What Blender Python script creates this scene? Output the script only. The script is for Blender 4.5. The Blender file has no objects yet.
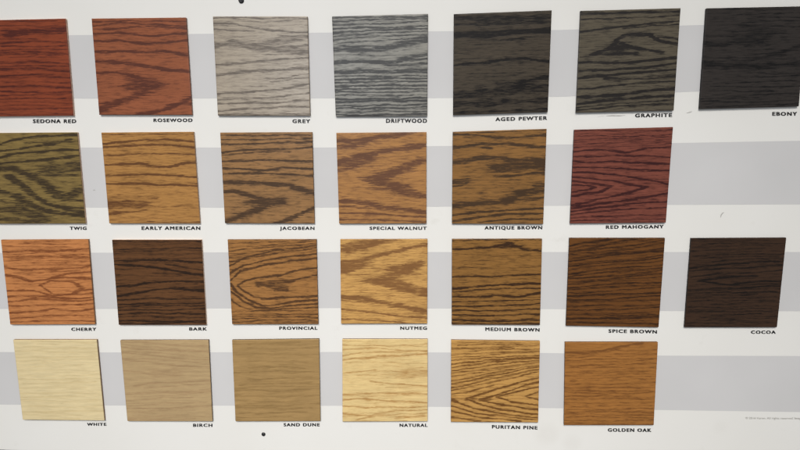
import bpy, math, random
import numpy as np
from mathutils import Matrix, Vector

C = bpy.context.scene.collection
sc = bpy.context.scene

# ------------------------------------------------------------------ camera
# board frame: x right, y up, z towards the viewer; world = (x, -z, y)
F, PA, PB, PC = 0.6530, -0.1510, 0.0320, -0.0082
CAM = np.array([0.0381, 0.0940, 0.5795])
def rotm(a, b, c):
    ca, sa, cb, sb, cc, s_ = math.cos(a), math.sin(a), math.cos(b), math.sin(b), math.cos(c), math.sin(c)
    X = np.array([[1, 0, 0], [0, ca, -sa], [0, sa, ca]]); Y = np.array([[cb, 0, sb], [0, 1, 0], [-sb, 0, cb]])
    Z = np.array([[cc, -s_, 0], [s_, cc, 0], [0, 0, 1]])
    return Z @ Y @ X
R = rotm(PA, PB, PC)
M = np.array([[1, 0, 0], [0, 0, -1], [0, 1, 0]], float)
def W(x, y, z):                      # board frame -> world
    return (x, -z, y)
def at(px, py, z=0.0):               # a point of the photograph (800 x 450) on the board plane at height z
    d = R @ np.array([(px - 400) / 800 / F, (225 - py) / 800 / F, -1.0])
    t = (z - CAM[2]) / d[2]
    p = CAM + d * t
    return float(p[0]), float(p[1])
cd = bpy.data.cameras.new('camera'); cam = bpy.data.objects.new('camera', cd); C.objects.link(cam)
mw = Matrix((M @ R).tolist()).to_4x4(); mw.translation = Vector((M @ CAM).tolist())
cam.matrix_world = mw
cd.sensor_fit = 'HORIZONTAL'; cd.sensor_width = 36; cd.lens = F * 36; cd.clip_start = .01; cd.clip_end = 50
sc.camera = cam

# ------------------------------------------------------------------ light
wd = bpy.data.worlds.new('World'); sc.world = wd; wd.use_nodes = True
wb = wd.node_tree.nodes['Background']; wb.inputs[0].default_value = (.93, .96, 1, 1); wb.inputs[1].default_value = .25
def lamp(name, loc, target, energy, sx, sy, col):
    l = bpy.data.lights.new(name, 'AREA'); l.shape = 'RECTANGLE'; l.size = sx; l.size_y = sy; l.energy = energy; l.color = col
    o = bpy.data.objects.new(name, l); C.objects.link(o); o.location = loc
    o.rotation_euler = (Vector(target) - Vector(loc)).to_track_quat('-Z', 'Y').to_euler()
    return o
key = lamp('ceiling_lamp', (-.15, -2.2, 1.5), (-.02, 0, -.37), 7.2, 1.5, 1.1, (1, .978, .945)); key.data.spread = math.radians(43)
lamp('window_light', (-.28, -1.16, .32), (-.05, 0, .12), 1.5, .28, .28, (.78, .87, 1))
sc.view_settings.view_transform = 'Standard'; sc.view_settings.look = 'None'
sc.view_settings.exposure = 0; sc.view_settings.gamma = 1
sc.cycles.filter_width = 1.4

# ------------------------------------------------------------------ helpers
def lin(c):
    return tuple((v / 255 / 12.92) if v / 255 <= .04045 else ((v / 255 + .055) / 1.055) ** 2.4 for v in c)
def tag(o, label=None, cat=None, group=None, kind=None):
    for k, v in (('label', label), ('category', cat), ('group', group), ('kind', kind)):
        if v: o[k] = v
    return o
def mesh(name, verts, faces, mat, parent=None, smooth=False):
    me = bpy.data.meshes.new(name); me.from_pydata(verts, [], faces); me.update()
    if mat: me.materials.append(mat)
    if smooth: me.polygons.foreach_set('use_smooth', [True] * len(me.polygons))
    o = bpy.data.objects.new(name, me); C.objects.link(o)
    if parent: o.parent = parent
    return o
def newmat(name):
    m = bpy.data.materials.new(name); m.use_nodes = True
    nt = m.node_tree
    return m, nt, nt.nodes['Principled BSDF'], nt.nodes.new, nt.links.new
def rough_mat(name, col, rough=.5, var=.08, scale=60, stretch=(1, 1, 1), spec=.5):
    m, nt, b, N, L = newmat(name)
    tc = N('ShaderNodeTexCoord'); mp = N('ShaderNodeMapping'); mp.inputs['Scale'].default_value = stretch
    nz = N('ShaderNodeTexNoise'); nz.inputs['Scale'].default_value = scale; nz.inputs['Detail'].default_value = 4
    rp = N('ShaderNodeValToRGB')
    rp.color_ramp.elements[0].position = .3; rp.color_ramp.elements[1].position = .7
    rp.color_ramp.elements[0].color = (*[v * (1 - var) for v in col], 1)
    rp.color_ramp.elements[1].color = (*[min(1, v * (1 + var)) for v in col], 1)
    L(tc.outputs['Object'], mp.inputs[0]); L(mp.outputs[0], nz.inputs[0]); L(nz.outputs[0], rp.inputs[0]); L(rp.outputs[0], b.inputs['Base Color'])
    b.inputs['Roughness'].default_value = rough; b.inputs['Specular IOR Level'].default_value = spec
    return m

# ------------------------------------------------------------------ the board
BX0, BX1, BTOP = -.62, .62, .33
TH = .008
bl = at(0, 450.1); bm_ = at(60, 449.6)
slope = (bm_[1] - bl[1]) / (bm_[0] - bl[0])
slope = -.018
def ybot(x): return bl[1] + slope * (x - bl[0])
board_m, nt, b, N, L = newmat('board_white')
tc = N('ShaderNodeTexCoord')
n1 = N('ShaderNodeTexNoise'); n1.inputs['Scale'].default_value = 7; n1.inputs['Detail'].default_value = 5
r1 = N('ShaderNodeValToRGB'); r1.color_ramp.elements[0].position = .25; r1.color_ramp.elements[1].position = .75
WHITE = (.80, .785, .75)
r1.color_ramp.elements[0].color = (WHITE[0] * .965, WHITE[1] * .96, WHITE[2] * .945, 1); r1.color_ramp.elements[1].color = (*WHITE, 1)
L(tc.outputs['Object'], n1.inputs[0]); L(n1.outputs[0], r1.inputs[0])
n2 = N('ShaderNodeTexNoise'); n2.inputs['Scale'].default_value = 28; n2.inputs['Detail'].default_value = 6; n2.inputs['Roughness'].default_value = .65
r2 = N('ShaderNodeValToRGB'); r2.color_ramp.elements[0].position = .62; r2.color_ramp.elements[1].position = .80
r2.color_ramp.elements[0].color = (0, 0, 0, 1); r2.color_ramp.elements[1].color = (.35, .35, .35, 1)
mx = N('ShaderNodeMix'); mx.data_type = 'RGBA'; mx.inputs['B'].default_value = (.60, .57, .51, 1)
L(tc.outputs['Object'], n2.inputs[0]); L(n2.outputs[0], r2.inputs[0]); L(r2.outputs[0], mx.inputs['Factor']); L(r1.outputs[0], mx.inputs['A'])
# hand smudges with a place of their own
last = mx.outputs['Result']
for sx, sy, sr, sa in ((547, 434, .020, .2), (720, 427, .012, .1), (572, 443, .016, .15), (655, 30, .02, .12)):
    px_, py_ = at(sx, sy)
    d_ = N('ShaderNodeVectorMath'); d_.operation = 'DISTANCE'; d_.inputs[1].default_value = W(px_, py_, 0)
    L(tc.outputs['Object'], d_.inputs[0])
    mr = N('ShaderNodeMapRange'); mr.interpolation_type = 'SMOOTHSTEP'
    mr.inputs['From Min'].default_value = sr; mr.inputs['From Max'].default_value = sr * .2; mr.inputs['To Max'].default_value = sa * 1.7
    L(d_.outputs['Value'], mr.inputs['Value'])
    ml = N('ShaderNodeMath'); ml.operation = 'MULTIPLY'; L(mr.outputs[0], ml.inputs[0]); L(n2.outputs[0], ml.inputs[1])
    m2 = N('ShaderNodeMix'); m2.data_type = 'RGBA'; m2.inputs['B'].default_value = (.56, .53, .47, 1)
    L(ml.outputs[0], m2.inputs['Factor']); L(last, m2.inputs['A']); last = m2.outputs['Result']
L(last, b.inputs['Base Color']); b.inputs['Roughness'].default_value = .5; b.inputs['Specular IOR Level'].default_value = .2
nb = N('ShaderNodeTexNoise'); nb.inputs['Scale'].default_value = 9; bp = N('ShaderNodeBump'); bp.inputs['Strength'].default_value = .06; bp.inputs['Distance'].default_value = .01
L(tc.outputs['Object'], nb.inputs[0]); L(nb.outputs[0], bp.inputs['Height']); L(bp.outputs[0], b.inputs['Normal'])

def slab(name, poly, z0, z1, mat, parent=None, bev=0.0):
    """prism over a board-plane polygon (counter-clockwise seen from the front)"""
    n = len(poly); c = np.mean(poly, 0)
    v = [W(x, y, z0) for x, y in poly]
    if bev:
        ins = [(x + (c[0] - x) * bev / max(1e-6, abs(c[0] - x)), y + (c[1] - y) * bev / max(1e-6, abs(c[1] - y))) for x, y in poly]
        v += [W(x, y, z1 - bev) for x, y in poly] + [W(x, y, z1) for x, y in ins]
        k = 3
    else:
        v += [W(x, y, z1) for x, y in poly]; k = 2
    f = [tuple(range((k - 1) * n, k * n)), tuple(reversed(range(n)))]
    for r in range(k - 1):
        for i in range(n):
            j = (i + 1) % n
            f.append((r * n + i, r * n + j, (r + 1) * n + j, (r + 1) * n + i))
    return mesh(name, v, f, mat, parent)

board = slab('display_board', [(BX0, ybot(BX0)), (BX1, ybot(BX1)), (BX1, BTOP), (BX0, BTOP)], -TH, 0, board_m, None, .0008)
tag(board, 'large white display board with four pale grey bands and black printed captions', 'display board')

band_m = rough_mat('band_grey', (.60, .588, .582), .5, .03, 9, spec=.2)
BANDS = [
    ([(80, 35.1), (320, 32.7), (440, 31.3), (560, 30), (690, 25.3)], [(80, 98.5), (320, 98.3), (440, 98), (560, 96.7), (690, 91.7)]),
    ([(88, 147.5), (324, 147.5), (675, 143), (800, 140.8)], [(88, 207.5), (324, 207.5), (669, 204.8), (800, 204.3)]),
    ([(100, 252.7), (330, 252), (550, 252), (670, 252), (795, 252)], [(100, 308.9), (330, 308), (550, 309), (670, 311), (795, 311.2)]),
    ([(0, 352), (112, 352.4), (340, 351.9), (550, 353), (665, 355.6), (800, 356)], [(0, 404.5), (112, 405.5), (340, 405.7), (550, 408), (665, 410), (800, 412)]),
]
def edge(pts):
    q = [at(*p) for p in pts]
    (x0, y0), (x1, y1) = q[0], q[-1]
    s0 = (q[1][1] - q[0][1]) / (q[1][0] - q[0][0]); s1 = (q[-1][1] - q[-2][1]) / (q[-1][0] - q[-2][0])
    s1 = max(min(s1, .012), -.012)
    return [(BX0 + .001, y0 + s0 * (BX0 - x0) * .3)] + q + [(BX1 - .001, y1 + s1 * (BX1 - x1) * .5)]
for top, bot in BANDS:
    t, bt = edge(top), edge(bot)
    v = [W(x, y, .00012) for x, y in t] + [W(x, y, .00012) for x, y in bt]
    n = len(t)
    mesh('grey_band', v, [(n + i, n + i + 1, i + 1, i) for i in range(n - 1)], band_m, board)

# screws through the board
screw_m = rough_mat('screw_black', (.012, .012, .013), .35, .2, 400)
def screw(px, py, r):
    cx, cy = at(px, py, .001)
    v, f = [], []
    prof = [(1, 0.0), (1, .0006), (.86, .0012), (.5, .0016), (.22, .0017), (.18, .0009)]
    n = 24
    for k, (q, z) in enumerate(prof):
        for i in range(n):
            a = 2 * math.pi * i / n
            v.append(W(cx + r * q * math.cos(a), cy + r * q * math.sin(a), z))
            if k:
                j = (i + 1) % n
                f.append(((k - 1) * n + i, (k - 1) * n + j, k * n + j, k * n + i))
    f.append(tuple(range((len(prof) - 1) * n, len(prof) * n)))
    mesh('screw', v, f, screw_m, board, True)
screw(241, .4, .0029); screw(263.3, 434.6, .0024)

# scuffs and marks on the board's surface
scuff_m = rough_mat('scuff_grey', (.46, .44, .41), .6, .15, 300)
scuff_f = rough_mat('scuff_faint', (.62, .60, .56), .6, .08, 200)
def scuff(pts, w, m):
    q = [np.array(at(*p)) for p in pts]; v, f = [], []
    for i, p in enumerate(q):
        d = q[min(i + 1, len(q) - 1)] - q[max(i - 1, 0)]; d /= np.linalg.norm(d) + 1e-9
        nrm = np.array((-d[1], d[0])); ww = w * (.25 if i in (0, len(q) - 1) else 1) * .0011
        v += [W(*(p + nrm * ww / 2), .0003), W(*(p - nrm * ww / 2), .0003)]
        if i: f.append((2 * i - 2, 2 * i - 1, 2 * i + 1, 2 * i))
    mesh('scuff_mark', v, f, m, board)
scuff([(720.4, 217.6), (721, 215.2), (722.3, 213.2), (724, 212.4)], 1.1, scuff_m)
scuff([(93, 190.6), (94.3, 190), (95.6, 190.4)], 1.3, scuff_m)
scuff([(686.5, 113), (689.5, 112.2), (692, 111.6)], .9, scuff_m)
scuff([(606, 115.9), (612, 115.6), (619, 115.8), (625, 115.2)], .9, scuff_m)
scuff([(598, 116.5), (604, 115.9)], .7, scuff_f)
scuff([(792, 417.5), (799, 417.9)], .5, scuff_f)

# wall and ledge seen below the board's lower edge
wall_m = rough_mat('wall_paint', (.17, .16, .12), .7, .1, 30)
wl = mesh('wall', [W(-3, -1.2, -.03), W(3, -1.2, -.03), W(3, 1.6, -.03), W(-3, 1.6, -.03)], [(0, 1, 2, 3)], wall_m)
tag(wl, kind='structure')

# ------------------------------------------------------------------ captions
ink = rough_mat('ink_black', (.022, .021, .021), .45, .1, 300)
ink_g = rough_mat('ink_grey', (.36, .345, .31), .5, .05, 300)
def caption(text, x0, x1, yl, yr, hpx, m=ink, bold=.0, space=1.24, strike=.085):
    """text between photo columns x0..x1, its baseline from yl (left) to yr (right), capitals hpx high"""
    cu = bpy.data.curves.new('caption', 'FONT'); cu.body = text; cu.size = 1; cu.offset = bold; cu.space_character = space
    cu.resolution_u = 3
    tmp = bpy.data.objects.new('caption_text', cu); C.objects.link(tmp)
    dg = bpy.context.evaluated_depsgraph_get(); dg.update()
    me = bpy.data.meshes.new_from_object(tmp.evaluated_get(dg))
    bpy.data.objects.remove(tmp); bpy.data.curves.remove(cu)
    co = np.zeros(len(me.vertices) * 3); me.vertices.foreach_get('co', co); co = co.reshape(-1, 3)
    a, b_ = np.array(at(x0, yl)), np.array(at(x1, yr))
    up = np.array(at((x0 + x1) / 2, (yl + yr) / 2 - hpx)) - (np.array(at((x0 + x1) / 2, (yl + yr) / 2)))
    mn, mxx = co[:, 0].min(), co[:, 0].max()
    cap = .729 + bold
    s = (co[:, 0] - mn) / (mxx - mn); h = (co[:, 1] + bold * .5) / cap
    P = a + np.outer(s, b_ - a) + np.outer(h, up)
    out = np.stack([P[:, 0], np.full(len(P), -.00025), P[:, 1]], 1)
    k = strike * np.linalg.norm(up)
    polys = [tuple(p.vertices) for p in me.polygons]; nv = len(out)
    dx = (b_ - a) / np.linalg.norm(b_ - a) * k
    up_ = up * strike * .5
    sh = [(-1, -1), (1, 1), (-1, 1), (1, -1)] if strike else [(0, 0)]
    copies = [out + np.array([dx[0] * p + up_[0] * q, -.00004 * k_, dx[1] * p + up_[1] * q]) for k_, (p, q) in enumerate(sh)]
    bpy.data.meshes.remove(me); me = bpy.data.meshes.new('caption')
    me.from_pydata(np.concatenate(copies).tolist(), [], [tuple(i + nv * k_ for i in p) for k_ in range(len(copies)) for p in polys]); me.update()
    me.materials.append(m)
    o = bpy.data.objects.new('caption', me); C.objects.link(o); o.parent = board
    return o
def cz(off, text, x0, x1, y0, y1, yr0=None, yr1=None, **k):   # measured in a 3.75x enlargement
    s = 3.75
    h = (y1 - y0) / s - .9
    bl_ = off[1] + y1 / s - .45; br_ = off[1] + (yr1 if yr1 else y1) / s - .45
    caption(text, off[0] + x0 / s + .2, off[0] + x1 / s - .2, bl_, br_, h, **k)
cz((0, 6), 'SEDONA RED', 124, 286, 423, 440)
cz((80, 6), 'ROSEWOOD', 276, 422, 420, 436)
cz((200, 6), 'GREY', 347, 413, 423, 440)
cz((320, 6), 'DRIFTWOOD', 248, 401, 421, 439)
cz((440, 6), 'AGED PEWTER', 208, 401, 416, 433, 411, 428)
cz((570, 6), 'GRAPHITE', 244, 382, 402, 419, 400, 417)
cz((680, 0), 'EBONY', 346, 438, 418, 435)
cz((0, 120), 'TWIG', 262, 325, 398, 413)
cz((90, 120), 'EARLY AMERICAN', 194, 414, 397, 413)
cz((210, 120), 'JACOBEAN', 262, 392, 398, 413)
cz((324, 120), 'SPECIAL WALNUT', 171, 385, 398, 413)
cz((440, 120), 'ANTIQUE BROWN', 167, 383, 396, 412, 395, 411)
cz((560, 115), 'RED MAHOGANY', 172, 388, 412, 428, 410, 426)
cz((0, 226), 'CHERRY', 268, 361, 379, 394)
cz((100, 226), 'BARK', 335, 401, 378, 393)
cz((214, 226), 'PROVINCIAL', 245, 388, 375, 390)
cz((324, 226), 'NUTMEG', 286, 386, 375, 390)
cz((440, 226), 'MEDIUM BROWN', 170, 373, 378, 394, 381, 397)
cz((556, 226), 'SPICE BROWN', 197, 378, 385, 401, 388, 404)
cz((676, 226), 'COCOA', 281, 373, 390, 405)
cz((0, 330), 'WHITE', 327, 399, 346, 360)
cz((110, 330), 'BIRCH', 312, 384, 349, 364)
cz((220, 330), 'SAND DUNE', 239, 374, 347, 362)
cz((330, 330), 'NATURAL', 261, 366, 349, 364)
cz((440, 330), 'PURITAN PINE', 195, 365, 354, 370, 358, 374)
cz((550, 330), 'GOLDEN OAK', 217, 379, 366, 382, 367, 383)
caption('© 2016 Varon. All rights reserved. Images', 745.4, 803.5, 418.9, 419.3, 2.1, ink_g, .0, 1.02, .0)

# ------------------------------------------------------------------ the stained oak samples
TT = .0031
NG = 190
def fam(yl0, yr0, yl1, yr1, n, w, i, x0=0, x1=450, wob=4, seed=1, gap=0.0):
    """a family of n near-parallel grain lines"""
    r = random.Random(seed); out = []
    for k in range(n):
        t = (k + r.uniform(-.25, .25)) / max(1, n - 1)
        a, b_ = yl0 + (yl1 - yl0) * t, yr0 + (yr1 - yr0) * t
        ph = r.uniform(0, 6.28); pts = []
        xa, xb = x0, x1
        if gap:
            xa = x0 + r.uniform(-.2, gap) * (x1 - x0); xb = x1 - r.uniform(-.2, gap) * (x1 - x0)
        for j in range(6):
            s = j / 5; x = xa + (xb - xa) * s; q = (x - x0) / (x1 - x0)
            pts.append((x, a + (b_ - a) * q + wob * math.sin(ph + 5 * q) * r.uniform(.5, 1)))
        out.append((pts, w * r.uniform(.7, 1.3), i * r.uniform(.55, 1.1)))
    return out
def S(w, i, *xy):
    return (list(zip(xy[0::2], xy[1::2])), w, i)

TILES = {}
def tile(key, off, quad, light, dark, side, strokes, label, feather=1.0, pore=.5, gloss=.33, sheen=0.25, mottle=.15, K=.35):
    TILES[key] = dict(off=off, quad=quad, light=light, dark=dark, side=side, strokes=strokes, label=label, feather=feather, pore=pore, gloss=gloss, sheen=sheen, mottle=mottle, K=K)

TAN = (150, 112, 74)
tile('sedona', (0, 6), [(-117, 55), (245, 47), (275, 411), (-83, 415)], (134, 66, 42), (78, 34, 26), (225, 185, 160), [
    S(17, .85, 25, 108, 60, 98, 120, 93, 180, 95, 244, 86), S(10, .6, 35, 112, 130, 102), S(8, .6, -117, 140, 0, 140, 130, 128, 255, 135), S(8, .6, -117, 170, 0, 175, 120, 170, 258, 178),
    S(8, .65, -117, 210, 0, 215, 130, 205, 262, 215), S(9, .6, -117, 235, 0, 235, 140, 232, 265, 245), S(8, .6, -117, 260, 0, 262, 120, 255, 268, 268),
    S(8, .6, -117, 300, 0, 300, 120, 297, 268, 305), S(7, .6, -117, 320, 0, 318, 130, 322, 270, 322), S(7, .5, -117, 350, 0, 350, 130, 345, 270, 345), S(6, .5, -117, 385, 0, 385, 275, 380)]
    + fam(62, 55, 408, 405, 24, 6, .5, -117, 275, 4, 3, .4),
    'rusty red oak sample tile cut off by the left edge of the photo, top row', pore=.4)
tile('rosewood', (80, 6), [(43, 47), (397, 43), (420, 408), (72, 408)], (146, 86, 58), (78, 40, 30), (150, 115, 95), [
    S(5, .7, 45, 60, 200, 55, 400, 58), S(7, .7, 45, 74, 150, 62, 250, 68, 400, 75), S(7, .75, 50, 85, 160, 84, 250, 74, 400, 84), S(9, .85, 50, 103, 150, 100, 280, 112, 400, 100),
    S(10, .85, 52, 130, 140, 128, 250, 140, 400, 128), S(10, .9, 58, 170, 160, 168, 260, 172, 320, 168, 405, 186), S(9, .6, 290, 165, 405, 178), S(14, .95, 62, 205, 110, 204, 170, 212, 260, 225, 320, 238, 412, 243),
    S(10, .9, 65, 248, 130, 246, 180, 252, 215, 264), S(24, .85, 205, 268, 250, 284, 300, 294), S(26, .75, 190, 300, 262, 302), S(20, .9, 240, 316, 200, 342, 130, 362, 66, 390),
    S(14, .9, 205, 412, 300, 392, 360, 374, 420, 343), S(12, .6, 330, 372, 420, 365)] + fam(270, 270, 400, 400, 10, 4, .18, 43, 420, 3, 5, .6),
    'reddish brown oak tile with an arrowhead of dark grain, right of the rusty red one', feather=1.5)
tile('grey', (200, 6), [(48, 39), (403, 39), (413, 411), (67, 411)], (166, 153, 135), (84, 73, 62), (110, 92, 78), [
    S(7, .7, 50, 44, 400, 46), S(8, .8, 52, 65, 130, 67, 180, 78, 270, 92, 405, 98), S(6, .5, 130, 50, 240, 62, 400, 50), S(7, .7, 50, 85, 120, 92, 200, 95),
    S(24, .6, 55, 147, 120, 138, 200, 150, 300, 165, 405, 172), S(20, .5, 230, 140, 330, 128, 405, 115), S(14, .55, 260, 158, 405, 145), S(12, .5, 300, 115, 380, 108), S(10, .7, 58, 218, 150, 212, 270, 200, 405, 192),
    S(13, .75, 62, 258, 160, 245, 250, 240, 410, 230), S(6, .5, 270, 282, 410, 262), S(6, .6, 250, 268, 330, 266, 410, 250), S(9, .75, 62, 328, 150, 322, 300, 312, 410, 290), S(7, .6, 65, 350, 200, 347, 410, 325),
    S(9, .75, 65, 368, 180, 362, 280, 362, 410, 352), S(9, .7, 66, 395, 250, 380, 412, 375), S(7, .6, 68, 407, 412, 405)] + fam(60, 55, 405, 400, 20, 4, .35, 48, 412, 4, 8, .6),
    'pale beige grey oak sample tile with soft brown streaks', feather=1.8, sheen=.5, pore=.45)
tile('driftwood', (320, 6), [(45, 39), (405, 29), (402, 413), (59, 414)], (142, 139, 130), (42, 42, 43), (70, 68, 66),
    fam(46, 38, 140, 118, 8, 6.5, 1, 45, 405, 3, 11) + fam(252, 244, 408, 408, 14, 6.5, 1, 50, 405, 3, 12) + fam(46, 38, 410, 408, 22, 4, .45, 45, 405, 3, 13, .5) + [
    S(15, .85, 50, 160, 200, 165, 320, 142, 405, 127), S(10, .6, 50, 150, 230, 150, 405, 112), S(14, .95, 50, 212, 120, 206, 190, 206), S(14, .9, 180, 205, 280, 207, 340, 192, 405, 178), S(12, .85, 195, 208, 300, 222, 405, 212),
    S(10, .7, 300, 205, 405, 195), S(12, .8, 55, 246, 150, 240, 260, 242, 405, 236), S(6, .4, 50, 180, 200, 182)],
    'silvery blue grey oak sample tile densely lined with dark grain', feather=1.1, sheen=.35)
tile('pewter', (440, 6), [(52, 30), (419, 16), (404, 398), (49, 409)], (74, 66, 56), (25, 22, 21), (52, 44, 38), [
    S(20, .6, 50, 46, 200, 48, 415, 38), S(22, .95, 52, 106, 150, 106, 250, 98, 412, 90), S(10, .7, 230, 125, 310, 122), S(14, .6, 50, 70, 410, 58), S(10, .95, 50, 220, 150, 212, 220, 200, 320, 195, 410, 206), S(5, .5, 50, 200, 200, 190),
    S(15, .9, 406, 264, 345, 276, 290, 300), S(36, .6, 50, 335, 180, 322, 300, 305, 402, 305), S(28, .55, 50, 372, 250, 358, 402, 352), S(12, .6, 50, 402, 404, 388), S(12, .5, 220, 290, 330, 285)]
    + fam(60, 50, 400, 390, 22, 5, .3, 49, 415, 3, 17, .6),
    'dark charcoal brown oak sample tile with broad black bands', feather=1.8, sheen=.15)
tile('graphite', (570, 6), [(40, 18), (415, 8), (389, 392), (23, 400)], (92, 84, 70), (33, 29, 27), (52, 44, 36), [
    S(9, .8, 40, 28, 415, 22), S(6, .7, 40, 50, 200, 45, 412, 35), S(9, .9, 38, 94, 120, 83, 250, 70, 410, 55), S(6, .7, 200, 82, 410, 66),
    S(14, .95, 80, 180, 150, 156, 182, 122, 212, 107, 300, 104, 332, 128, 410, 142), S(10, .7, 330, 110, 410, 122), S(26, .95, 165, 156, 215, 154), S(12, .95, 195, 138, 232, 152, 300, 165, 345, 172), S(12, .85, 95, 178, 250, 176), S(7, .5, 38, 190, 100, 180),
    S(11, .95, 38, 208, 110, 208, 200, 212, 300, 201, 408, 190), S(9, .85, 35, 241, 150, 238, 280, 228, 405, 212), S(10, .95, 33, 268, 140, 258, 250, 246, 400, 236), S(16, .6, 140, 270, 280, 268, 402, 260),
    S(9, .8, 30, 312, 140, 300, 250, 286, 400, 280), S(14, .95, 28, 340, 180, 335, 280, 318, 396, 306), S(13, .9, 26, 366, 150, 352, 250, 345, 392, 335), S(8, .7, 24, 392, 200, 374, 390, 366), S(6, .6, 24, 380, 200, 364, 390, 352)]
    + fam(30, 20, 395, 388, 22, 4, .3, 23, 415, 3, 18, .5),
    'dark olive grey oak sample tile with an eye shaped swirl in its grain', feather=.7, K=.6)
tile('ebony', (680, 0), [(100, 31), (477, 23), (446, 399), (74, 409)], (53, 48, 45), (19, 17, 17), (30, 26, 25),
    fam(40, 35, 400, 395, 24, 6, .6, 74, 477, 4, 21, .5) + [S(20, .6, 90, 235, 200, 245, 300, 250, 450, 235), S(40, .5, 250, 150, 320, 120), S(20, .7, 90, 160, 150, 165), S(14, .5, 190, 240, 330, 210, 450, 170)],
    'nearly black oak sample tile at the right end of the top row', feather=2)

tile('twig', (0, 120), [(-58, 49), (289, 46), (320, 388), (-28, 389)], (132, 110, 64), (62, 50, 34), (215, 180, 150), [
    S(9, .85, -60, 100, 0, 90, 40, 78, 100, 65, 200, 58, 290, 54), S(10, .8, -60, 122, 0, 114, 70, 108, 120, 98, 200, 88, 262, 72), S(9, .95, -60, 140, 0, 138, 90, 120, 150, 119, 190, 112, 296, 111), S(8, .5, 100, 85, 290, 80),
    S(12, .85, -60, 168, 0, 160, 80, 155, 150, 148, 230, 142, 302, 134), S(44, .6, 215, 185, 260, 172, 305, 170), S(14, .6, 180, 205, 300, 205), S(18, .85, -60, 185, 0, 180, 50, 180, 100, 200, 150, 228, 190, 255, 215, 280),
    S(14, .85, 30, 208, 90, 245, 130, 285, 180, 312, 310, 345), S(26, .75, 250, 290, 305, 260), S(12, .6, 235, 298, 312, 300), S(15, .85, -60, 240, 0, 265, 60, 285, 120, 320, 200, 345, 316, 360), S(30, .6, -60, 330, 0, 332, 50, 332, 100, 350, 160, 376),
    S(22, .6, -60, 370, 0, 370, 100, 382), S(9, .7, 190, 318, 312, 328), S(12, .6, 0, 300, 60, 312, 110, 340)] + fam(60, 55, 385, 380, 14, 4, .25, -58, 318, 3, 23, .6),
    'olive brown oak sample tile cut by the left edge, right below the rusty red one', feather=1.4)
tile('early', (90, 120), [(42, 47), (388, 44), (412, 388), (72, 388)], (170, 124, 70), (88, 54, 31), (200, 165, 135), [
    S(8, .9, 48, 90, 120, 82, 200, 72, 280, 72, 388, 80), S(9, .9, 52, 103, 130, 95, 230, 90, 390, 100), S(6, .75, 55, 131, 130, 128, 220, 125, 392, 128), S(11, .95, 58, 168, 120, 162, 190, 160, 230, 170, 300, 173, 350, 162, 396, 157),
    S(9, .95, 62, 208, 140, 205, 230, 202, 310, 205, 400, 213), S(9, .95, 64, 238, 140, 236, 240, 240, 330, 243, 402, 246), S(8, .5, 300, 242, 400, 238), S(30, .65, 74, 315, 140, 312, 190, 316), S(12, .65, 76, 350, 150, 345, 200, 338), S(14, .3, 80, 285, 240, 292),
    S(10, .25, 180, 330, 380, 318), S(8, .25, 80, 372, 250, 365), S(5, .6, 220, 381, 412, 383), S(4, .5, 44, 55, 390, 52)] + fam(55, 55, 380, 380, 14, 4, .2, 42, 412, 2, 25, .6),
    'honey brown oak sample tile with thin level dark lines and a smudge at lower left', feather=1.3)
tile('jacobean', (210, 120), [(38, 47), (383, 45), (392, 388), (56, 387)], (150, 112, 72), (58, 42, 31), (110, 85, 62), [
    S(6, .8, 40, 58, 200, 56, 380, 55), S(6, .7, 42, 74, 150, 72, 380, 68), S(8, .85, 42, 92, 150, 89, 270, 83, 383, 82), S(9, .9, 44, 122, 110, 113, 250, 109, 384, 101), S(6, .7, 46, 130, 200, 118, 300, 116), S(9, .95, 48, 153, 140, 150, 250, 148, 384, 156),
    S(9, .95, 50, 178, 110, 182, 200, 189, 270, 178, 386, 181), S(8, .95, 50, 200, 150, 198, 250, 200, 386, 208), S(15, .95, 52, 233, 120, 230, 200, 235, 280, 241, 330, 253, 390, 272), S(14, .95, 54, 268, 100, 268, 140, 279, 185, 292),
    S(28, .85, 175, 306, 245, 305), S(12, .85, 190, 294, 268, 302), S(16, .9, 205, 318, 150, 345, 110, 363, 56, 382), S(13, .9, 245, 388, 310, 366, 392, 328)] + fam(210, 210, 380, 380, 10, 4, .18, 38, 392, 3, 27, .6),
    'medium brown oak sample tile with an arrowhead of dark grain low at its left', feather=1.4)
tile('walnut', (324, 120), [(46, 48), (384, 45), (384, 388), (57, 389)], (168, 121, 72), (90, 58, 43), (120, 88, 60), [
    S(16, .8, 48, 78, 150, 72, 230, 62, 310, 48), S(18, .75, 50, 102, 110, 93, 170, 76), S(10, .5, 200, 70, 330, 55), S(15, .9, 55, 160, 110, 140, 170, 125, 260, 110, 384, 90), S(30, .75, 55, 165, 100, 158, 140, 142), S(16, .7, 54, 188, 105, 178),
    S(20, .9, 180, 213, 230, 206, 290, 182, 330, 162, 384, 146), S(16, .85, 165, 217, 230, 216), S(26, .85, 195, 228, 260, 244, 310, 268, 384, 287), S(14, .5, 170, 255, 290, 262), S(10, .4, 190, 190, 260, 180),
    S(15, .85, 57, 300, 130, 305, 220, 325, 300, 335, 384, 347), S(8, .5, 57, 320, 150, 328, 250, 340), S(8, .8, 57, 350, 150, 348, 250, 356, 384, 363), S(8, .75, 57, 373, 200, 374, 384, 381)] + fam(55, 55, 385, 385, 26, 4, .28, 46, 384, 2, 29, .6),
    'warm tan oak sample tile with a dark sideways chevron, middle of the second row', feather=2.0)
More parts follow.
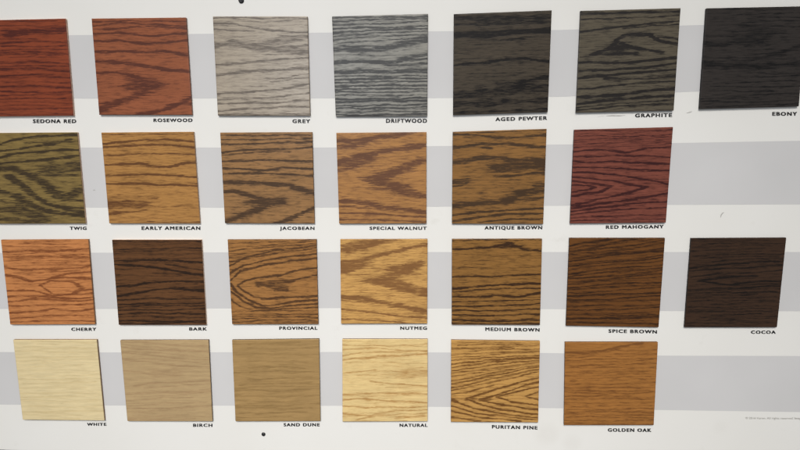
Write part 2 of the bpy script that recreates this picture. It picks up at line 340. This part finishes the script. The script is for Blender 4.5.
tile('antique', (440, 120), [(48, 44), (400, 33), (387, 390), (45, 389)], (138, 99, 55), (52, 38, 27), (80, 60, 40), [
    S(10, .9, 50, 55, 150, 58, 250, 68, 398, 56), S(13, .95, 48, 103, 100, 98, 160, 88, 250, 90, 396, 100), S(9, .9, 168, 103, 190, 103), S(17, .9, 48, 158, 130, 142, 200, 138, 260, 150, 394, 150), S(34, .85, 235, 178, 300, 172, 394, 166), S(13, .8, 215, 206, 270, 206, 392, 194),
    S(24, .7, 46, 230, 105, 225), S(10, .5, 46, 245, 80, 243), S(22, .85, 46, 322, 120, 313, 230, 305, 300, 282, 392, 242), S(18, .75, 290, 268, 390, 266), S(12, .65, 250, 300, 390, 290), S(10, .9, 46, 356, 130, 345, 250, 338, 390, 330), S(9, .9, 46, 380, 150, 363, 260, 353, 388, 350),
    S(7, .8, 150, 385, 280, 372, 388, 372), S(4, .6, 50, 48, 398, 40)] + fam(50, 45, 385, 385, 22, 4, .28, 45, 396, 2, 31, .6),
    'golden brown oak tile with broad blackish bands and a tiny knot', feather=1.9)
tile('mahogany', (560, 115), [(54, 55), (424, 45), (397, 404), (38, 407)], (122, 69, 56), (58, 26, 25), (70, 40, 32), [
    S(8, .8, 52, 135, 150, 128, 250, 140, 330, 122, 418, 118), S(7, .8, 50, 155, 200, 150, 415, 155), S(8, .85, 50, 172, 110, 176, 180, 172, 412, 182), S(7, .85, 48, 195, 150, 195, 250, 200, 410, 206),
    S(8, .9, 48, 212, 150, 215, 250, 225, 330, 240, 410, 257), S(8, .9, 48, 230, 120, 235, 200, 245, 280, 260, 322, 267, 260, 290, 150, 315, 42, 337), S(8, .9, 46, 245, 120, 254, 195, 266, 150, 286, 42, 303), S(7, .9, 44, 260, 100, 262, 135, 269, 100, 280, 42, 286),
    S(9, .95, 410, 289, 300, 312, 200, 326, 42, 348), S(8, .85, 405, 322, 300, 330, 150, 346, 40, 362), S(6, .7, 402, 345, 200, 356, 40, 374), S(5, .6, 400, 372, 40, 385), S(5, .6, 398, 390, 40, 398)]
    + fam(62, 52, 120, 108, 7, 5, .65, 50, 424, 4, 33) + fam(60, 52, 400, 398, 22, 4, .35, 38, 424, 4, 34, .6),
    'purplish red oak tile with nested pointed grain, ending the second row', pore=.45)

tile('cherry', (0, 226), [(3, 52), (330, 50), (356, 369), (38, 370)], (192, 127, 76), (120, 69, 38), (150, 112, 78), [
    S(7, .7, 150, 222, 190, 205, 270, 208, 312, 230, 270, 254, 200, 252, 150, 222), S(8, .75, 10, 180, 60, 185, 120, 206, 180, 198, 240, 190, 342, 196), S(12, .7, 12, 182, 55, 188), S(8, .8, 8, 95, 100, 92, 230, 93, 335, 85), S(8, .6, 5, 150, 90, 165, 200, 160, 338, 150),
    S(8, .6, 200, 192, 250, 176, 338, 170), S(7, .7, 20, 240, 120, 240, 200, 258, 345, 250), S(8, .75, 22, 263, 150, 260, 260, 270, 346, 266), S(8, .7, 26, 285, 150, 270, 250, 279, 350, 275), S(7, .6, 28, 300, 160, 295, 350, 290), S(8, .7, 30, 325, 150, 318, 200, 308, 280, 318, 354, 308),
    S(7, .6, 34, 345, 180, 335, 352, 335), S(6, .6, 36, 361, 200, 355, 354, 357), S(7, .5, 5, 115, 150, 112, 335, 118), S(9, .5, 290, 240, 345, 235)] + fam(58, 55, 172, 165, 11, 6, .5, 0, 345, 5, 36, .3) + fam(60, 58, 365, 365, 26, 4, .3, 0, 356, 4, 37, .6),
    'bright orange oak sample tile with an almond shaped eye in its grain', pore=.4)
tile('bark', (100, 226), [(45, 52), (380, 52), (398, 371), (70, 371)], (98, 65, 39), (42, 27, 17), (230, 195, 165), [
    S(8, .85, 52, 128, 200, 125, 384, 135), S(9, .95, 54, 141, 120, 145, 200, 155, 280, 166, 388, 184), S(6, .6, 388, 162, 250, 143), S(7, .4, 200, 175, 386, 178), S(8, .95, 58, 226, 130, 222, 170, 210, 250, 205, 390, 208), S(10, .9, 60, 262, 130, 250, 200, 240, 260, 232, 392, 241),
    S(7, .7, 62, 277, 200, 270, 392, 270), S(7, .7, 63, 292, 392, 286), S(14, .4, 270, 232, 390, 234)] + fam(302, 298, 368, 366, 6, 7, .8, 60, 398, 3, 39) + fam(58, 58, 118, 118, 6, 7, .5, 45, 390, 3, 40) + fam(58, 58, 366, 366, 26, 4, .35, 45, 398, 3, 41, .6),
    'dark chocolate brown oak sample tile with a pale edge, right of the bright orange one', pore=.4)
tile('provincial', (214, 226), [(51, 51), (384, 50), (391, 368), (68, 369)], (160, 113, 64), (64, 42, 27), (110, 85, 58),
    fam(70, 50, 132, 80, 6, 6, .65, 51, 386, 3, 43) + [S(7, .8, 56, 150, 120, 116, 220, 92, 386, 72), S(8, .9, 58, 176, 110, 146, 200, 126, 300, 112, 386, 104), S(9, .95, 60, 202, 100, 166, 170, 148, 280, 132, 388, 118),
    S(8, .9, 240, 186, 300, 165, 390, 154), S(9, .95, 250, 180, 180, 190, 115, 203, 88, 220, 110, 240, 150, 262, 200, 270, 280, 265, 392, 262), S(20, .7, 165, 217, 210, 210, 298, 204), S(20, .7, 205, 222, 270, 230), S(12, .8, 230, 238, 275, 238), S(7, .7, 290, 200, 392, 180), S(10, .6, 180, 272, 215, 270),
    S(9, .95, 62, 215, 85, 246, 130, 275, 180, 298, 230, 295, 300, 282, 392, 276), S(8, .9, 62, 243, 110, 280, 160, 305, 220, 308, 300, 296, 392, 290), S(7, .7, 64, 275, 100, 300, 150, 316, 392, 304)] + fam(322, 316, 364, 362, 6, 6, .6, 60, 392, 3, 44) + fam(60, 55, 365, 362, 16, 4, .25, 51, 391, 3, 45, .6),
    'brown oak sample tile with curved nested grain around a grey fleck', feather=.45, K=.8)
tile('nutmeg', (324, 226), [(61, 50), (388, 49), (387, 366), (64, 367)], (200, 154, 90), (116, 77, 44), (130, 96, 58), [
    S(18, .85, 62, 92, 120, 82, 190, 67, 240, 50), S(12, .75, 62, 72, 130, 61, 190, 54), S(13, .9, 62, 130, 130, 128, 200, 110, 280, 92, 388, 68), S(30, .85, 62, 152, 100, 150, 125, 140), S(14, .75, 62, 172, 108, 165),
    S(14, .8, 165, 203, 230, 199), S(28, .9, 205, 200, 260, 184, 310, 157), S(18, .85, 255, 158, 310, 147, 352, 138), S(26, .9, 220, 206, 280, 219, 330, 235, 388, 252), S(9, .5, 180, 212, 260, 225), S(15, .9, 64, 265, 130, 268, 200, 280, 290, 300, 388, 320), S(6, .5, 64, 278, 160, 284),
    S(8, .8, 64, 312, 130, 316, 220, 330, 388, 345), S(7, .7, 62, 348, 200, 355, 300, 362), S(4, .5, 270, 330, 388, 330)] + fam(55, 55, 362, 362, 28, 4, .28, 61, 388, 2, 47, .6),
    'light golden oak sample tile with a bold brown sideways chevron', feather=1.8)
tile('medium', (440, 226), [(45, 49), (383, 48), (375, 371), (44, 370)], (140, 100, 52), (58, 37, 20), (110, 78, 42), [
    S(9, .95, 45, 86, 100, 85, 180, 80, 240, 70, 265, 64, 310, 86, 382, 93), S(10, .6, 230, 78, 300, 76), S(8, .25, 46, 155, 200, 158, 380, 150), S(6, .25, 46, 105, 380, 112), S(7, .85, 46, 188, 180, 188, 260, 182, 380, 180), S(9, .95, 46, 233, 130, 225, 250, 218, 378, 214), S(6, .8, 46, 246, 150, 238, 260, 232, 378, 232),
    S(9, .9, 200, 258, 310, 263, 376, 248), S(7, .9, 46, 265, 190, 262), S(7, .85, 46, 298, 150, 300, 376, 290), S(7, .8, 46, 315, 200, 318, 376, 308), S(6, .8, 46, 333, 180, 336, 376, 328), S(9, .9, 46, 353, 200, 356, 376, 350), S(5, .7, 46, 282, 376, 275), S(4, .6, 46, 54, 382, 52), S(6, .8, 46, 366, 376, 366)]
    + fam(60, 58, 365, 365, 20, 4, .25, 44, 383, 3, 49, .6),
    'golden brown oak tile with one peaked dark line near its top', feather=1.1)
tile('spice', (556, 226), [(51, 45), (409, 45), (385, 380), (38, 374)], (106, 67, 32), (50, 30, 16), (60, 40, 20),
    fam(75, 30, 200, 165, 12, 6, .75, 45, 405, 4, 51) + fam(205, 175, 335, 335, 12, 6, .75, 40, 400, 4, 52) + fam(60, 30, 370, 375, 24, 4, .4, 38, 409, 3, 53, .5) + [S(10, .85, 38, 347, 200, 345, 390, 340), S(7, .7, 38, 362, 385, 366), S(7, .6, 60, 100, 160, 75, 250, 55, 330, 45)],
    'dark russet brown oak sample tile with fine slanting lines, beside the darkest brown one', pore=.34, feather=.5)
tile('cocoa', (676, 226), [(58, 46), (414, 44), (379, 380), (33, 380)], (61, 43, 31), (25, 18, 14), (30, 22, 17),
    [S(7, .85, 50, 156, 200, 141, 410, 128), S(6, .7, 48, 166, 150, 160, 400, 144), S(6, .6, 60, 190, 150, 178, 395, 165), S(8, .85, 90, 205, 180, 190, 300, 184), S(8, .85, 90, 206, 200, 219, 300, 206, 400, 205), S(7, .7, 44, 236, 200, 232, 400, 222), S(6, .5, 250, 218, 400, 214)]
    + fam(58, 55, 135, 120, 8, 5, .5, 40, 412, 3, 55, .3) + fam(250, 240, 375, 375, 13, 5, .55, 33, 400, 3, 56, .3) + fam(55, 52, 375, 375, 26, 4, .4, 33, 414, 3, 57, .6),
    'blackish brown oak sample tile standing alone at the right end of the third row', pore=.45)

tile('white', (0, 330), [(49, 37), (362, 37), (391, 340), (85, 337)], (219, 200, 156), (209, 188, 142), (135, 100, 66),
    fam(45, 45, 335, 335, 18, 7, .6, 49, 390, 4, 61, .3) + fam(45, 45, 335, 335, 26, 4, .5, 49, 390, 4, 62, .7) + [S(22, .25, 220, 205, 300, 195)],
    'palest cream oak sample tile at the left of the bottom row', pore=.15, mottle=.06)
tile('birch', (110, 330), [(38, 39), (369, 38), (384, 343), (65, 342)], (178, 152, 112), (158, 130, 95), (95, 72, 46),
    fam(45, 60, 110, 140, 7, 7, .6, 40, 372, 4, 64) + fam(225, 200, 335, 330, 9, 6, .5, 60, 384, 4, 65, .3) + [S(34, .4, 185, 160, 225, 158), S(8, .6, 95, 208, 180, 195, 370, 190), S(8, .5, 60, 240, 150, 235, 376, 228), S(7, .5, 50, 150, 110, 155, 170, 170)] + fam(45, 45, 338, 338, 22, 4, .3, 38, 384, 3, 66, .7),
    'plain beige oak sample tile with faint slanting grain, right of the palest one', pore=.22, mottle=.10)
tile('dune', (220, 330), [(45, 38), (371, 34), (376, 342), (58, 343)], (164, 133, 87), (140, 112, 70), (80, 62, 34),
    fam(50, 42, 338, 338, 14, 8, .5, 45, 376, 5, 68, .3) + fam(50, 42, 338, 338, 26, 4, .45, 45, 376, 3, 69, .7) + [S(8, .5, 60, 280, 200, 285, 376, 275)],
    'khaki tan oak sample tile above the lower black screw', pore=.25)
tile('natural', (330, 330), [(46, 35), (366, 35), (366, 343), (47, 344)], (221, 193, 136), (178, 138, 84), (120, 90, 52), [
    S(6, .6, 48, 72, 150, 67, 366, 80), S(5, .5, 48, 55, 200, 60, 366, 52), S(8, .8, 48, 112, 110, 105, 180, 98, 260, 95, 366, 90), S(6, .6, 48, 95, 120, 84, 366, 78), S(28, .45, 255, 168, 310, 160, 366, 160), S(5, .7, 155, 190, 240, 200, 366, 209), S(7, .6, 48, 240, 200, 235, 366, 238),
    S(7, .75, 48, 260, 130, 255, 200, 265, 366, 270), S(7, .7, 48, 285, 150, 290, 366, 287), S(7, .6, 48, 312, 150, 322, 250, 300, 366, 300), S(6, .6, 100, 335, 200, 318, 366, 312), S(11, .65, 262, 330, 345, 322), S(5, .6, 48, 160, 110, 155, 170, 148)]
    + fam(45, 45, 338, 338, 20, 4, .4, 46, 366, 4, 71, .6),
    'pale yellow oak sample tile with wavy grain and an orange flush at its right', pore=.25)
tile('puritan', (440, 330), [(42, 38), (375, 42), (368, 347), (41, 345)], (192, 146, 82), (106, 70, 33), (120, 88, 46),
    fam(48, 48, 100, 82, 7, 5, .6, 42, 375, 3, 73, .3) + fam(110, 90, 225, 150, 10, 6, .8, 42, 372, 3, 74) + [S(8, .9, 372, 176, 280, 200, 190, 228, 98, 254, 160, 280, 260, 302, 370, 318), S(8, .9, 372, 192, 300, 212, 220, 240, 150, 258, 220, 277, 370, 299), S(8, .9, 370, 212, 300, 226, 212, 249, 270, 268, 370, 282),
    S(7, .7, 370, 232, 320, 245, 370, 262), S(14, .8, 42, 260, 58, 266), S(8, .85, 60, 268, 130, 292, 240, 315, 370, 330), S(7, .8, 42, 285, 140, 312, 368, 338), S(7, .8, 42, 305, 160, 328, 300, 342), S(7, .7, 42, 328, 150, 340), S(7, .7, 42, 240, 100, 232, 200, 205), S(14, .5, 100, 258, 130, 256), S(14, .5, 150, 260, 185, 256)]
    + fam(50, 45, 342, 342, 22, 4, .4, 41, 375, 3, 75, .6),
    'yellow brown oak tile with nested V shaped grain low down', pore=.3, feather=.5, K=.6)
tile('golden', (550, 330), [(57, 46), (405, 46), (389, 357), (53, 357)], (160, 108, 54), (116, 74, 36), (110, 72, 32),
    fam(110, 105, 352, 352, 22, 5, .6, 53, 400, 3, 77, .1) + fam(60, 60, 352, 352, 20, 4, .35, 53, 402, 3, 78, .6) + [S(9, .75, 57, 82, 130, 86, 200, 76, 260, 61, 340, 48), S(8, .5, 160, 88, 230, 74, 290, 60), S(6, .4, 57, 100, 404, 92)],
    'amber brown oak sample tile at the right end of the bottom row', pore=.5)

def smooth_rows(a, k):
    ker = np.ones(k) / k
    return np.apply_along_axis(lambda c: np.convolve(np.pad(c, k, mode='wrap'), ker, 'same')[k:-k], 0, a)
def streak(rng, n, knots, k=1):
    """noise that is long along the grain (u) and quick across it (v)"""
    kn = rng.uniform(-1, 1, (n, knots + 2))
    if k > 1: kn = smooth_rows(kn, k) * math.sqrt(k)
    x = np.linspace(0, knots, n)[None, :] + rng.uniform(0, 1, (n, 1))
    i = np.floor(x).astype(int); t = x - i; t = t * t * (3 - 2 * t)
    r = np.arange(n)[:, None]
    return kn[r, i] * (1 - t) + kn[r, np.minimum(i + 1, knots + 1)] * t
def lowfreq(rng, n, ky, kx):
    g = rng.uniform(-1, 1, (ky + 1, kx + 1)); y = np.linspace(0, ky - 1e-6, n); x = np.linspace(0, kx - 1e-6, n)
    iy, ix = y.astype(int), x.astype(int); ty, tx = (y - iy)[:, None], (x - ix)[None, :]
    ty, tx = ty * ty * (3 - 2 * ty), tx * tx * (3 - 2 * tx)
    return (g[iy][:, ix] * (1 - ty) * (1 - tx) + g[iy][:, ix + 1] * (1 - ty) * tx + g[iy + 1][:, ix] * ty * (1 - tx) + g[iy + 1][:, ix + 1] * ty * tx)

def latewood(t, rng):
    n = NG
    u = np.linspace(0, 1, n)[None, :]; v = np.linspace(0, 1, n)[:, None]
    q = np.array(t['quad'], float)
    X = (q[0][0] * (1 - u) + q[1][0] * u) * (1 - v) + (q[3][0] * (1 - u) + q[2][0] * u) * v
    Y = (q[0][1] * (1 - u) + q[1][1] * u) * (1 - v) + (q[3][1] * (1 - u) + q[2][1] * u) * v
    fe = t['feather']
    jit = streak(rng, n, 5) * 13 * fe + streak(rng, n, 14) * 7 * fe
    X0 = X
    Y = Y + lowfreq(rng, n, 12, 7) * 2.2 + lowfreq(rng, n, 60, 40) * 1.0
    f = np.zeros((n, n)); halo = np.zeros((n, n))
    for pts, w, inten in t['strokes']:
        X = X0 + jit * (.9 if w >= 15 else .5 if w >= 11 else .25)
        wmod = 1 + .28 * np.sin(X / 23 + rng.uniform(0, 6)) * np.sin(X / 61 + rng.uniform(0, 6)) + .25 * lowfreq(rng, n, 3, 10)
        best = np.full((n, n), 1e9)
        for (x0, y0), (x1, y1) in zip(pts[:-1], pts[1:]):
            K = t['K']
            dx, dy = (x1 - x0) * K, y1 - y0
            px, py = (X - x0) * K, Y - y0
            s = np.clip((px * dx + py * dy) / (dx * dx + dy * dy + 1e-9), 0, 1)
            best = np.minimum(best, np.hypot(px - s * dx, py - s * dy))
        d = best / (w * (.43 if w < 15 else .49) * wmod)
        g = np.clip((1.28 - d) / .72, 0, 1); g = g * g * (3 - 2 * g)
        f = np.maximum(f, g * inten) + .12 * np.minimum(f, g * inten)
        halo = np.maximum(halo, inten * .24 * np.clip((3.6 - d) / 2.8, 0, 1) ** 1.5)
    f = f * 1.04 + np.clip(1 - f, 0, 1) * halo * .85
    f *= 1 + .22 * streak(rng, n, 16)
    f += .10 * lowfreq(rng, n, 9, 3) + .07 * streak(rng, n, 4, 5)
    return np.clip(f, 0, 1.2)

GAIN = 1.0
def face_mat(key, t, seed):
    m, nt, b, N, L = newmat('stained_oak_' + key)
    light, dark = np.array(lin(t['light'])) * GAIN, np.array(lin(t['dark'])) * GAIN
    if key in ('walnut', 'nutmeg', 'jacobean', 'driftwood', 'grey', 'antique', 'early', 'rosewood', 'provincial'):
        dark = dark * .9 + light * .1          # softer latewood in these stains
    at_ = N('ShaderNodeAttribute'); at_.attribute_name = 'latewood'
    uv = N('ShaderNodeUVMap'); uv.uv_map = 'grain'
    def noise(sx, sy, det, off):
        mp = N('ShaderNodeMapping'); mp.inputs['Scale'].default_value = (sx, sy, 1); mp.inputs['Location'].default_value = (seed * 3.1 + off, seed * 1.7, seed)
        nz = N('ShaderNodeTexNoise'); nz.inputs['Scale'].default_value = 1; nz.inputs['Detail'].default_value = det; nz.inputs['Roughness'].default_value = .6
        L(uv.outputs[0], mp.inputs[0]); L(mp.outputs[0], nz.inputs[0]); return nz.outputs[0]
    def math_(op, a, b_, clamp=False):
        k = N('ShaderNodeMath'); k.operation = op; k.use_clamp = clamp
        for i, x in enumerate((a, b_)):
            if isinstance(x, (int, float)): k.inputs[i].default_value = x
            else: L(x, k.inputs[i])
        return k.outputs[0]
    pores = noise(7, 52, 3, 0)
    fine = noise(11, 80, 3, 40)
    slow = noise(1.6, 4.5, 2, 80); pale_streak = noise(5, 42, 2, 120)  # broad mottle, and pale streaks in the wood's own tone
    # pores: short dark dashes, most of them in the dark latewood
    pr = N('ShaderNodeMapRange'); pr.inputs['From Min'].default_value = .49; pr.inputs['From Max'].default_value = .64
    L(pores, pr.inputs['Value'])
    lw = math_('MULTIPLY', at_.outputs['Fac'], math_('ADD', .56, math_('MULTIPLY', fine, .95)))
    fac = math_('ADD', lw, math_('MULTIPLY', pr.outputs[0], math_('ADD', t['pore'] * .9, math_('MULTIPLY', at_.outputs['Fac'], .25))))
    fac = math_('ADD', fac, math_('MULTIPLY', math_('SUBTRACT', fine, .5), 1.7 * t['pore'] + .3), True)
    mx = N('ShaderNodeMix'); mx.data_type = 'RGBA'; mx.inputs['A'].default_value = (*light, 1); mx.inputs['B'].default_value = (*dark, 1)
    L(fac, mx.inputs['Factor'])
    hs = N('ShaderNodeHueSaturation')
    L(mx.outputs['Result'], hs.inputs['Color'])
    L(math_('ADD', 1 - t['mottle'] - .20, math_('ADD', math_('MULTIPLY', slow, t['mottle'] * 2), math_('MULTIPLY', pale_streak, .40))), hs.inputs['Value'])
    L(hs.outputs[0], b.inputs['Base Color'])
    L(math_('ADD', t['gloss'] - .05, math_('MULTIPLY', fac, .12)), b.inputs['Roughness'])
    b.inputs['Specular IOR Level'].default_value = t['sheen']
    bp = N('ShaderNodeBump'); bp.invert = True; bp.inputs['Strength'].default_value = .2; bp.inputs['Distance'].default_value = .0002
    L(fac, bp.inputs['Height']); L(bp.outputs[0], b.inputs['Normal'])
    return m

GROUP = 'stained oak sample tiles on the display board'
for idx, (key, t) in enumerate(TILES.items()):
    rng = np.random.default_rng(100 + idx)
    off = t['off']
    Q = [np.array(at(off[0] + x / 3.75, off[1] + y / 3.75, TT)) for x, y in t['quad']]      # TL TR BR BL on the front plane
    cen = sum(Q) / 4
    root = bpy.data.objects.new('wood_sample', None); C.objects.link(root); root.location = W(cen[0], cen[1], .0002)
    root.empty_display_size = .02
    tag(root, t['label'], 'wood sample', GROUP)
    Q = [q - cen for q in Q]
    # backing: the bare edge of the wood under the stained face
    ins = [q * .9985 for q in Q]
    sm = rough_mat('bare_edge_' + key, tuple(.85 * c for c in lin(t['side'])), .65, .18, 40, (1, 1, 12))
    slab('backing', [tuple(ins[3]), tuple(ins[2]), tuple(ins[1]), tuple(ins[0])], 0, TT - .0009, sm, root)
    # stained face: fine grid carrying the growth-ring field
    f = latewood(t, rng)
    n = NG
    u = np.linspace(0, 1, n); uu, vv = np.meshgrid(u, u)
    P = (Q[0][None, None] * ((1 - uu) * (1 - vv))[..., None] + Q[1][None, None] * (uu * (1 - vv))[..., None] + Q[2][None, None] * (uu * vv)[..., None] + Q[3][None, None] * ((1 - uu) * vv)[..., None])
    z = np.full((n, n), TT - .0002)
    z[0, :] -= .00022; z[-1, :] -= .00022; z[:, 0] -= .00022; z[:, -1] -= .00022
    co = np.stack([P[..., 0], -z, P[..., 1]], -1).reshape(-1, 3)
    ring = np.concatenate([np.arange(n), np.arange(1, n) * n + n - 1, (n - 1) * n + np.arange(n - 2, -1, -1), np.arange(n - 2, 0, -1) * n])
    low = co[ring].copy(); low[:, 1] = -(TT - .0009)
    allco = np.concatenate([co, low])
    r, c = np.meshgrid(np.arange(n - 1), np.arange(n - 1), indexing='ij'); i0 = (r * n + c).ravel()
    quads = np.stack([i0 + n, i0 + n + 1, i0 + 1, i0], 1)
    m_ = len(ring); k = np.arange(m_); k2 = (k + 1) % m_
    rim = np.stack([ring[k], ring[k2], n * n + k2, n * n + k], 1)
    faces = np.concatenate([quads, rim])
    me = bpy.data.meshes.new('stained_face')
    me.vertices.add(len(allco)); me.vertices.foreach_set('co', allco.ravel())
    me.loops.add(faces.size); me.loops.foreach_set('vertex_index', faces.ravel().astype(np.int32))
    me.polygons.add(len(faces)); me.polygons.foreach_set('loop_start', np.arange(0, faces.size, 4, dtype=np.int32))
    me.update(calc_edges=True)
    fa = np.concatenate([f.ravel(), f.ravel()[ring]]).astype(np.float32)
    a = me.attributes.new('latewood', 'FLOAT', 'POINT'); a.data.foreach_set('value', fa)
    uvs = np.stack([uu.ravel(), vv.ravel()], 1); uvs = np.concatenate([uvs, uvs[ring]])
    ul = me.uv_layers.new(name='grain'); ul.data.foreach_set('uv', uvs[faces.ravel()].astype(np.float32).ravel())
    me.materials.append(face_mat(key, t, idx + 1)); me.validate()
    o = bpy.data.objects.new('stained_face', me); C.objects.link(o); o.parent = root
